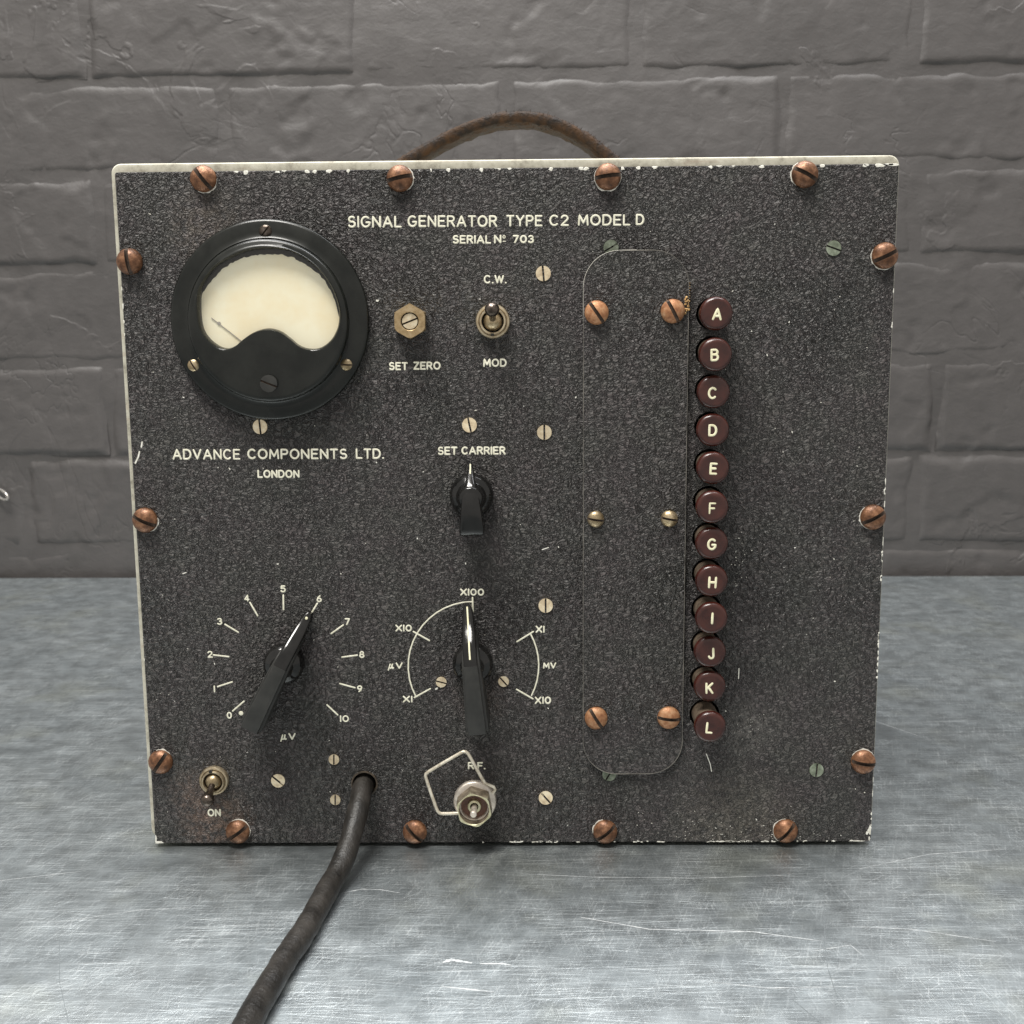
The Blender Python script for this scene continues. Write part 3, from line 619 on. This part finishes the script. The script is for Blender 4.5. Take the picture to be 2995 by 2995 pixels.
# ---- push buttons
BT = [[74.58, 203.3, 74.55, 203.3, 11.0], [74.57, 189.56, 74.29, 188.84, 12.5], [74.55, 175.81, 74.29, 175.49, 9.6], [74.54, 162.07, 74.25, 161.81, 10.0], [74.52, 148.33, 74.27, 148.18, 11.5], [74.51, 134.58, 73.85, 134.29, 14.0], [74.49, 120.84, 74.23, 120.72, 12.5], [74.48, 107.09, 74.28, 106.97, 13.5], [74.46, 93.35, 74.29, 93.26, 14.5], [74.45, 79.61, 74.5, 79.63, 11.5], [74.43, 65.86, 74.9, 66.0, 10.5], [74.42, 52.12, 74.37, 52.03, 15.5]]
for (hx, hz, x, z, d), L_ in zip(BT, 'ABCDEFGHIJKL'):
    def sh(prof, n=40, fn=None):        # rings that lean from the hole to the cap centre
        return [ring(hx + (x - hx) * h / d, hz + (z - hz) * h / d, max(r, .001), h, n, fn) for r, h in prof]
    b = MB(); b.loops(sh([(5.0, d - 3.0), (5.75, d - 2.8), (5.97, d - 2.2), (5.92, d - 1.5), (5.76, d - .95), (5.48, d - .48), (5.05, d - .16), (4.55, d - .05), (4.2, d - .06), (2.5, d - .22), (0, d - .30)]), True, False)
    cap = b.build('push_button', M['maroon'], gen, P(x, z, d), 50, label='maroon round push button lettered ' + L_)
    b = MB(); b.loops(sh([(4.75, -1.9), (4.75, d - 2.9)]), True, True)
    b.loops(sh([(4.9, d - 4.6), (5.3, d - 4.4), (5.3, d - 3.0), (4.9, d - 2.85)], 60, lambda t: 1 + .022 * math.cos(t * 30)))
    b.build('button_stem', M['stem'], cap, P(x, z, d), 40)
    b = MB(); s = GL[L_]; sc_ = 3.65; wd = s[0] * sc_ * 1.02; ox, oz = x - wd / 2 + random.uniform(-.5, .35), z - sc_ / 2 + random.uniform(-.5, .1)
    tl = R(random.uniform(-5, 3))
    for st in s[1]:
        stroke(b, [(ox + (px * math.cos(tl) - (py - .5) * math.sin(tl)) * sc_ * 1.02, oz + (.5 + (py - .5) * math.cos(tl) + px * math.sin(tl)) * sc_) for px, py in st], .44 if L_ != 'F' else .34, .3, d - .27)
    b.build('button_letter', M['letter'], cap, P(x, z, d), 50, label='letter ' + L_)
# ---- meter
MX, MZ = -86.0, 202.3
bz = MB()
RO = 36.1
bz.loops(lathe(MX, MZ, [(RO, -.1), (RO, 1.9), (RO - .35, 2.5), (RO - 1.1, 2.9), (31.5, 3.3), (29.9, 3.5), (29.3, 4.0)], 120))
dome_c = (-85.6, 202.1)
op = [(-110.4, 207.42), (-109.53, 213.76), (-107.13, 218.47), (-102.64, 222.36), (-94.95, 226.21), (-89.52, 227.62), (-84.16, 227.93), (-78.82, 227.52), (-73.01, 225.74), (-66.23, 220.7), (-61.6, 214.88), (-59.42, 207.48), (-59.43, 202.17), (-60.42, 198.46), (-62.81, 194.75), (-66.69, 192.11), (-70.5, 191.71), (-74.25, 192.82), (-77.4, 195.41), (-81.09, 197.95), (-85.65, 198.95), (-90.29, 198.04), (-94.18, 195.83), (-97.56, 193.18), (-100.87, 192.14), (-104.08, 192.97), (-107.74, 195.95), (-109.96, 200.24)]
OC = (-85.2, 208.5)
def cat(pts, n=8):               # closed Catmull-Rom
    o = []; N_ = len(pts)
    for i in range(N_):
        p0, p1, p2, p3 = [Vector(pts[(i + k - 1) % N_]) for k in range(4)]
        for j in range(n):
            t = j / n; o.append(.5 * ((2 * p1) + (-p0 + p2) * t + (2 * p0 - 5 * p1 + 4 * p2 - p3) * t * t + (-p0 + 3 * p1 - 3 * p2 + p3) * t ** 3))
    return o
def polar(poly, n, c=OC):
    poly = [(p[0] - c[0], p[1] - c[1]) for p in poly]; out = []
    for k in range(n):
        t = 2 * PI * k / n; dx, dz = math.cos(t), math.sin(t); best = None
        for (ax, az), (bx, bz_) in zip(poly, poly[1:] + poly[:1]):
            ex, ez = bx - ax, bz_ - az; det = dx * (-ez) + ex * dz
            if abs(det) < 1e-9: continue
            s = (ax * (-ez) + ex * az) / det; u = (dx * az - dz * ax) / det
            if s > 0 and -1e-6 <= u <= 1 + 1e-6 and (best is None or s > best): best = s
        out.append(best or 5)
    return out
NM = 160
ro = polar(cat(op), NM)
circ = polar([(dome_c[0] + 26.9 * math.cos(2 * PI * k / 200), dome_c[1] + 26.9 * math.sin(2 * PI * k / 200)) for k in range(200)], NM)
ro = [min(a, b_ - .35) for a, b_ in zip(ro, circ)]
def loopr(rr, h):
    return [P(OC[0] + rr[k] * math.cos(2 * PI * k / NM), OC[1] + rr[k] * math.sin(2 * PI * k / NM), h if not callable(h) else h(rr[k], k)) for k in range(NM)]
def circr(rad): return polar([(dome_c[0] + rad * math.cos(2 * PI * k / 200), dome_c[1] + rad * math.sin(2 * PI * k / 200)) for k in range(200)], NM)
L = [loopr(circr(29.0), 3.4), loopr(circr(28.9), 6.6), loopr(circr(28.55), 7.4), loopr(circr(27.9), 7.85), loopr(circ, 8.0)]
for f in (.2, .4, .6, .8, .93): L.append(loopr([a + (b_ - a) * f for a, b_ in zip(circ, ro)], 8.0 + .5 * math.sin(f * PI / 2)))
L += [loopr([a - .0 for a in ro], 8.3), loopr([a - .25 for a in ro], 7.9), loopr([a - .5 for a in ro], 7.0), loopr([a - .7 for a in ro], 4.3)]
bz.loops(L)
meter = bz.build('meter', M['bezel'], gen, P(MX, MZ), 40, label='round black meter with kidney-shaped cream dial window')
b = MB(); b.loops([loopr(circr(25.6), 5.0), loopr([.01] * NM, 5.0)]); b.build('dial', M['dial'], meter, P(*OC, 3.4))
dt = [(-110.72, 207.48), (-109.85, 210.67), (-107.79, 213.85), (-103.76, 218.33), (-98.7, 222.25), (-92.63, 224.82), (-85.03, 225.65), (-76.97, 224.67), (-70.08, 220.91), (-65.37, 216.63), (-61.79, 210.23), (-60.12, 203.27), (-58, 198), (-60, 190), (-85, 186), (-110, 190), (-112, 200)]
rm = polar(cat(dt), NM)
for k in range(NM):
    t = 2 * PI * k / NM
    if .05 < t < PI - .05: rm[k] += .45 * noise.noise(Vector((math.cos(t) * 9, math.sin(t) * 9, 0))) + random.uniform(-.12, .22)
b = MB(); b.loops([loopr(circr(25.8), 5.3), loopr(rm, 5.3), loopr([a + .1 for a in rm], 5.02)]); b.build('dial_mask', M['dark'], meter, P(*OC, 3.7))
b = MB(); b.loops([loopr([a - .1 for a in ro], 6.7), loopr([.01] * NM, 6.7)]); b.build('window_glass', M['glass'], meter, P(*OC, 6.0), 60)
b = MB(); b.tube([P(-94.6, 194.1, 5.25), P(-100, 198.5, 5.25), P(-106.3, 203.5, 5.25)], .00016, 6); b.loops(lathe(-103.64, 201.47, [(.62, 5.1), (.62, 5.35), (0, 5.4)], 16)); b.build('needle', M['needle'], meter, P(-94, 194, 4.4))
m_ms = screw_mesh('meter_screw', 2.15, 1.1, M['brass'], .5, .7); m_md = screw_mesh('meter_screw_dark', 2.35, 1.2, M['darkmetal'], .5, .8)
put_screw(m_md, -85.9, 233.83, 50, 3.0, meter, 'dark tarnished screw at the top of the meter'); put_screw(m_ms, -114.24, 186.47, -60, 3.1, meter, 'brass screw in the meter rim'); put_screw(m_ms, -58.36, 186.24, -3, 3.1, meter, 'brass screw in the meter rim')
m_ma = screw_mesh('zero_adjuster', 3.1, 1.3, M['matt'], .6, .8, False)
put_screw(m_ma, -85.7, 179.91, -22, 8.3, meter, 'black plastic zero adjuster screw').name = 'zero_adjuster'
# ---- set zero nut
x, z = -34.78, 201.63; hf = hexf(1, 90)
b = MB(); b.loops([ring(x, z, 6.35, 0, 60, hf), ring(x, z, 6.35, 4.3, 60, hf), ring(x, z, 6.35, 5.0, 60, hexf(1, 90, .93)), ring(x, z, 3.45, 5.05, 60), ring(x, z, 3.2, 4.8, 60), ring(x, z, 3.2, .5, 60)])
nut = b.build('hex_nut', M['nut'], gen, P(x, z), 30, label='brass hexagon nut above SET ZERO')
put_screw(screw_mesh('adjuster', 2.8, .5, M['pale'], .55, .9, False, 4.0), x, z, 21, 0, nut).name = 'adjuster_screw'
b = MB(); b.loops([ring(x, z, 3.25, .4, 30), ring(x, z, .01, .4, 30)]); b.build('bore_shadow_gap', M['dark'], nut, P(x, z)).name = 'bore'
# ---- toggle switches
def toggle(cx, cz, tip, ro_, ri, name_label, nd, dtip=12):
    b = MB(); s = ro_ / 6.3
    b.loops([ring(cx, cz, 6.3 * s, 0), ring(cx, cz, 6.3 * s, 1.4), ring(cx, cz, 6.0 * s, 1.9), ring(cx, cz, 5.4 * s, 2.05), ring(cx, cz, 5.15 * s, 1.9), ring(cx, cz, 5.1 * s, 1.2), ring(cx, cz, 4.9 * s, 1.2), ring(cx, cz, 4.85 * s, 3.0), ring(cx, cz, 4.7 * s, 3.2), ring(cx, cz, 4.2 * s, 3.2), ring(cx, cz, 4.05 * s, 3.0), ring(cx, cz, 4.05 * s, .4)])
    sw = b.build('toggle_switch', M['bush'], gen, P(cx, cz), 35, label=name_label)
    b = MB(); t = R(nd); px, pz = cx + 4.8 * s * math.cos(t), cz + 4.8 * s * math.sin(t)
    b.loops([[P(px + a, pz + c, h) for a, c in ((-.6, -.42), (.6, -.42), (.6, .42), (-.6, .42))] for h in (1.0, 3.26)], False, True); b.build('keyway', M['dark'], sw, P(px, pz))
    b = MB(); b.loops([ring(cx, cz, 4.1 * s, .5, 24), ring(cx, cz, .01, .5, 24)]); b.build('bore', M['dark'], sw, P(cx, cz))
    b = MB(); rb = 3.55 * s; b.loops([ring(cx, cz, max(.01, rb * math.cos(R(a))), 1.2 + rb * math.sin(R(a)), 32) for a in range(-20, 91, 10)]); b.build('pivot_ball', M['brass'], sw, P(cx, cz), 60)
    b = MB(); A = Vector(P(cx, cz, 2.2)); B_ = Vector(P(tip[0], tip[1], dtip)); prof = [(0, 1.15), (.35, 1.25), (.6, 1.55), (.74, 2.2), (.86, 2.62), (.95, 2.62), (1.02, 2.3), (1.08, 1.6), (1.115, .9), (1.125, .2)]
    b.tube([A.lerp(B_, f) for f, r in prof], [r * MM for f, r in prof], 20, 1, True, up=(1, 0, 0)); b.build('lever', M['darkmetal'], sw, tuple(A), 60)
toggle(-4.91, 201.37, (-4.84, 205.9), 6.25, 4, 'brass toggle switch pushed up between C.W. and MOD', -92)
toggle(-115.24, 26.4, (-115.4, 22.0), 5.7, 4, 'brass toggle switch pushed down above ON', 98, 11.5)
# ---- knobs
def bar(b, stations, cx, cz, ang, wadd=0):
    c, s_ = math.cos(R(ang)), math.sin(R(ang)); L = []
    for (s, w_, h, r) in stations:
        w_ = w_ + wadd; r = min(r, w_ * .9)
        prof = [(-w_, -.05), (-w_, max(.1, h - r)), (-w_ + .12 * r, h - .5 * r), (-w_ + .5 * r, h - .12 * r), (-w_ + r, h), (0, h + .02), (w_ - r, h), (w_ - .5 * r, h - .12 * r), (w_ - .12 * r, h - .5 * r), (w_, max(.1, h - r)), (w_, -.05)]
        L.append([P(cx + s * c - v * s_, cz + s * s_ + v * c, hh) for v, hh in prof])
    b.loops(L, True, True)
def knob(cx, cz, ang, tail, tip, label, rb=7.7, mark=None):
    k = tip / 23.0; kt = tail / 24.5
    b = MB(); b.loops(lathe(cx, cz, [(rb, .4), (rb, 3.4), (rb - .4, 4.6), (rb - 1.4, 5.6), (rb - 3, 6.6), (3.8, 7.6), (3.2, 12)], 48), True, True)
    kn = b.build('pointer_knob', M['bakelite'], gen, P(cx, cz), 40, label=label)
    b = MB(); st = [(-tail - .0, 3.1, 14.6, .5), (-tail + .35, 3.4, 15.4, .4), (-tail + 3, 3.35, 15.7, .35), (-tail * .5, 3.05, 15.7, .35), (0, 2.7, 15.7, .4), (2.6 * k, 2.6, 15.6, .5)]
    b2 = MB(); bar(b2, st, cx, cz, ang); grip = b2.build('grip', M['matt'], kn, P(cx, cz), 34, label='worn matt grey top face of the knob bar')
    st = [(2.5 * k, 2.52, 15.5, .6), (5 * k, 2.5, 14.9, .8), (8 * k, 2.6, 13.5, 1.1), (11 * k, 2.6, 11.3, 1.3), (14 * k, 2.5, 8.6, 1.3), (17 * k, 2.25, 6.1, 1.2), (20 * k, 1.85, 4.2, 1.0), (22 * k, 1.4, 3.2, .8), (23 * k, .8, 2.6, .5)]
    nose = MB(); bar(nose, st, cx, cz, ang); nose.build('nose', M['bakelite'], kn, P(cx, cz), 50)
    b = MB(); st2 = [(-tail + .5, 4.2, 12.8, .3), (-tail + .9, 4.35, 13.2, .3), (-tail * .5, 3.95, 13.3, .3), (0, 3.5, 13.3, .4), (5 * k, 3.2, 12.4, .5), (9 * k, 2.9, 9.0, .6), (13 * k, 2.6, 6.4, .6), (16 * k, 2.2, 4.2, .5)]
    bar(b, st2, cx, cz, ang); b.build('side_step', M['matt'], kn, P(cx, cz), 34)
    if mark:
        b = MB(); c, s_ = math.cos(R(ang)), math.sin(R(ang)); pts = []
        for s, w_, h, r in st:
            if mark[0] * k <= s <= mark[1] * k: pts.append((cx + s * c, cz + s * s_, h + .03))
        b.tube([P(*p) for p in pts], [.00030] * len(pts), 8, .5); b.build('index_line', M['letter'], kn, P(cx, cz), 50)
    return kn
kB_ = knob(-85.84, 73.45, 62.3, 24.9, 22.4, 'black pointer knob on the zero to ten dial, pointing at 6')
b = MB(); c62, s62 = math.cos(R(62.3)), math.sin(R(62.3)); px, pz = -85.84 + 20.6 * c62, 73.45 + 20.6 * s62
b.loops([ring(px, pz, .55, 3.9, 12), ring(px, pz, .5, 4.4, 12), ring(px, pz, .1, 4.5, 12)], False, True); b.build('index_dot', M['letter'], kB_, P(px, pz, 4), 40)
knob(-13.96, 73.28, 94.6, 24.1, 23.4, 'black pointer knob with white index line, pointing at X100', mark=(4, 22.2))
# small set-carrier knob
cx, cz = -13.49, 137.6
b = MB(); b.loops(lathe(cx, cz, [(8.1, .4), (8.2, 2.5), (7.9, 3.8), (7.2, 4.8), (5.8, 5.8), (5.0, 6.6), (4.6, 9.0), (4.3, 10.2), (3.6, 10.8), (0, 11)], 48), True, False)
kA_ = b.build('pointer_knob', M['bakelite'], gen, P(cx, cz), 40, label='small glossy black pointer knob below SET CARRIER')
b = MB(); bar(b, [(-13.9, 4.0, 8.9, .5), (-13.6, 4.35, 10.0, .6), (-13.0, 4.5, 10.7, .8), (-11, 4.4, 11.2, 1.0), (-7, 4.05, 11.6, 1.2), (-3, 3.7, 11.7, 1.4), (0, 3.4, 11.6, 1.6), (3, 2.7, 10.6, 1.5), (5.5, 1.9, 8.6, 1.3), (8, 1.4, 6.0, 1.0), (10, 1.0, 4.0, .8), (12, .6, 2.4, .5), (12.6, .3, 1.8, .3)], cx, cz, 91.5); b.build('grip', M['bakelite'], kA_, P(cx, cz), 50)
b = MB(); b.tube([P(cx - .22, cz + 8.6, 5.6), P(cx - .26, cz + 10, 4.1), P(cx - .3, cz + 11.8, 2.7)], .00024, 8, .6); b.build('index_line', M['letter'], kA_, P(cx, cz + 10), 50)
# ---- RF connector with bent wire clip
x, z = -14.0, 17.6
b = MB(); b.loops(lathe(x, z, [(8.3, 0), (8.3, 1.5), (8.0, 2.0), (7.6, 2.2), (4, 2.2)], 56)); rf = b.build('rf_socket', M['steel'], gen, P(x, z), 35, label='round flanged RF socket with hexagon nut and centre pin')
b = MB(); hf = hexf(1, 101); hz_ = z - .2
b.loops([ring(x, hz_, 7.15, 2.2, 72, hf), ring(x, hz_, 7.15, 8.6, 72, hf), ring(x, hz_, 7.15, 9.3, 72, hexf(1, 101, .945)), ring(x, hz_, 5.95, 9.4, 72), ring(x, hz_, 5.7, 9.1, 72), ring(x, hz_, 5.7, 5.0, 72)])
hx_ = b.build('hex_nut', M['nickel'], rf, P(x, z), 30); hx_.data.materials.append(M['hexside'])
for p in hx_.data.polygons:
    if abs(p.normal.y) < .3: p.material_index = 1
b = MB(); b.loops(lathe(x, z, [(5.7, 6.2), (5.2, 6.2), (5.1, 6.0), (5.1, 4.2), (2.7, 4.2)], 48)); b.build('inner_ring', M['steel'], rf, P(x, z), 35)
b = MB(); b.loops(lathe(x, z, [(5.1, 4.4), (2.4, 4.5), (2.3, 3)], 40)); b.build('insulator', M['brown'], rf, P(x, z), 35)
b = MB(); b.loops(lathe(x, z, [(2.6, 4.3), (2.6, 6.3), (2.4, 6.5), (1.6, 6.5), (1.5, 6.2), (1.5, 4.6)], 36)); b.build('sleeve', M['nickel'], rf, P(x, z), 35)
b = MB(); b.loops(lathe(x, z, [(1.15, 3.5), (1.15, 12.6), (1.3, 12.9), (1.3, 13.6), (1.0, 14.0), (0, 14.1)], 28)); b.build('centre_pin', M['steel'], rf, P(x, z), 40)
WR = [(-20.2, 13.6, 3.2), (-26.7, 13.8, 4), (-27.6, 14.1, 4), (-28.4, 15.0, 4), (-28.9, 16.3, 4), (-30.9, 22.6, 4), (-32.5, 28.2, 4), (-32.7, 29.1, 4), (-32.5, 30.0, 4), (-31.6, 30.8, 4), (-25, 34.9, 4), (-18.9, 38.5, 4), (-17.9, 38.9, 4), (-17.0, 38.8, 4), (-16.3, 38.1, 4), (-15.6, 37.0, 4), (-13, 31.9, 4), (-10.1, 26.4, 4), (-9.4, 25.6, 3.6), (-6.6, 24.3, 3.2), (-6.0, 23.2, 3.2), (-6.9, 21.6, 2.9)]
b = MB(); b.tube([P(*p) for p in WR], .00066, 10); b.build('wire_clip', M['wire'], rf, P(-20, 26, 4), 60, label='bent five-sided wire clip hanging from the socket')
# ---- mains cable
b = MB(); x, z = -56.9, 24.4
b.loops(lathe(x, z, [(5.25, 0), (5.2, .35), (4.7, .4), (4.5, .1), (4.45, -1.8)], 36)); gro = b.build('cable_grommet', M['stemdark'], gen, P(x, z), 40)
CP = [(-57.2, 14, 24.0), (-57.3, 4, 23.6), (-57.6, -2.5, 22.6), (-57.84, -8.5, 19.8), (-58.76, -16.18, 15.0), (-60.0, -23.5, 9.8), (-61.9, -31.5, 5.4), (-64.2, -42, 3.4), (-66.34, -62.43, 2.7), (-68.73, -79.48, 2.7), (-71.12, -97.51, 2.7), (-72.77, -110.89, 2.7), (-74.08, -123.77, 2.7), (-77, -150, 2.7), (-84, -200, 2.7), (-100, -270, 2.7), (-130, -360, 2.7)]
pts = []
for i in range(len(CP) - 1):
    p0, p1, p2, p3 = [Vector(CP[max(0, min(len(CP) - 1, i + k - 1))]) for k in range(4)]
    nn = 9 if i < 14 else 14
    for j in range(nn):
        t = j / nn; pts.append(.5 * ((2 * p1) + (-p0 + p2) * t + (2 * p0 - 5 * p1 + 4 * p2 - p3) * t * t + (-p0 + 3 * p1 - 3 * p2 + p3) * t ** 3))
pts = [Vector((p.x + .45 * noise.noise(Vector((p.y * .06, 1, 2))), p.y, p.z + .25 * noise.noise(Vector((p.y * .09, 7, 2))))) * MM for p in pts]
rads = [(4.05 + .28 * noise.noise(Vector((p.y * 120, 3, 0))) + .15 * noise.noise(Vector((p.y * 320, 9, 0)))) * MM for p in pts]
b = MB(); b.tube(pts, rads, 28, 1.0, True, up=(1, 0, 0))
nv = []
for v in b.v:
    q = Vector(v); d = .00022 * noise.noise(Vector((q.x * 260, q.y * 110, q.z * 260))); nv.append((q.x + d, q.y, max(q.z + d, TZ + .00008)))
b.v = nv
b.build('power_cable', M['cable'], gen, tuple(pts[0]), 60, label='thick dusty black cable curling out of the panel and over the worktop')
# ---- leather handle
HX = [(-.0540, .2600), (-.0500, .2625), (-.0430, .2668), (-.0360, .2706), (-.0240, .2769), (-.0130, .2812), (-.0045, .2835), (.0042, .2841), (.0128, .2835), (.0215, .2808), (.0303, .2765), (.0375, .2715), (.0440, .2662), (.0485, .2620), (.0520, .2588)]
fine = []
for i in range(len(HX) - 1):
    q = [Vector(HX[max(0, min(len(HX) - 1, i + k - 1))]) for k in range(4)]
    for j in range(6):
        t = j / 6; fine.append(.5 * ((2 * q[1]) + (-q[0] + q[2]) * t + (2 * q[0] - 5 * q[1] + 4 * q[2] - q[3]) * t * t + (-q[0] + 3 * q[1] - 3 * q[2] + q[3]) * t ** 3))
fine.append(Vector(HX[-1]))
L = []
for i, p in enumerate(fine):
    d = (fine[min(i + 1, len(fine) - 1)] - fine[max(i - 1, 0)]).normalized(); nrm = Vector((-d.y, d.x)); row = []
    hw, ht = .0092, .0027; M_ = 28
    for k in range(M_):
        t = 2 * PI * k / M_; a = abs(math.cos(t)) ** .45 * math.copysign(1, math.cos(t)) * hw; c_ = abs(math.sin(t)) ** .55 * math.copysign(1, math.sin(t)) * ht
        jn = 1 + .22 * noise.noise(Vector((p.x * 330 + 9, t * 2.1, 4))) + .12 * noise.noise(Vector((p.x * 900, t * 5, 14)))
        q = p + nrm * c_ * jn; row.append((q.x, .075 + a * (1 + .04 * noise.noise(Vector((p.x * 300, k, 1)))), q.y))
    L.append(row)
b = MB(); b.loops(L, True, True)
hd = b.build('carrying_handle', M['leather'], gen, (0, .075, .26), 70, label='worn brown leather strap handle arching over the top')
b = MB()
for k in range(520):
    i = random.randrange(8, len(fine) - 6) if k < 160 else random.randrange(len(fine) // 2 - 6, len(fine) - 8); p = fine[i]; d = (fine[i + 1] - fine[i]).normalized(); nrm = Vector((-d.y, d.x)); sgn = 1 if random.random() < .6 else -1
    base_ = Vector((p.x, .075 + random.uniform(-.0095, .004), p.y)) + Vector((nrm.x, 0, nrm.y)) * .0019 * sgn
    tipd = (Vector((nrm.x, 0, nrm.y)) * sgn + Vector((random.uniform(-1, 1), random.uniform(-.8, .2), random.uniform(-.7, .7))) * .9).normalized() * random.uniform(.0006, .0021)
    b.tube([base_, base_ + tipd * .5 + Vector((random.uniform(-2, 2), 0, random.uniform(-2, 2))) * .0001, base_ + tipd], [.00007, .00006, .00002], 4, 1, False)
b.build('leather_fibres', M['leather'], hd, (0, .075, .28), None, kind='stuff')
for o in sc.objects:
    if 'wp' in o: del o['wp']
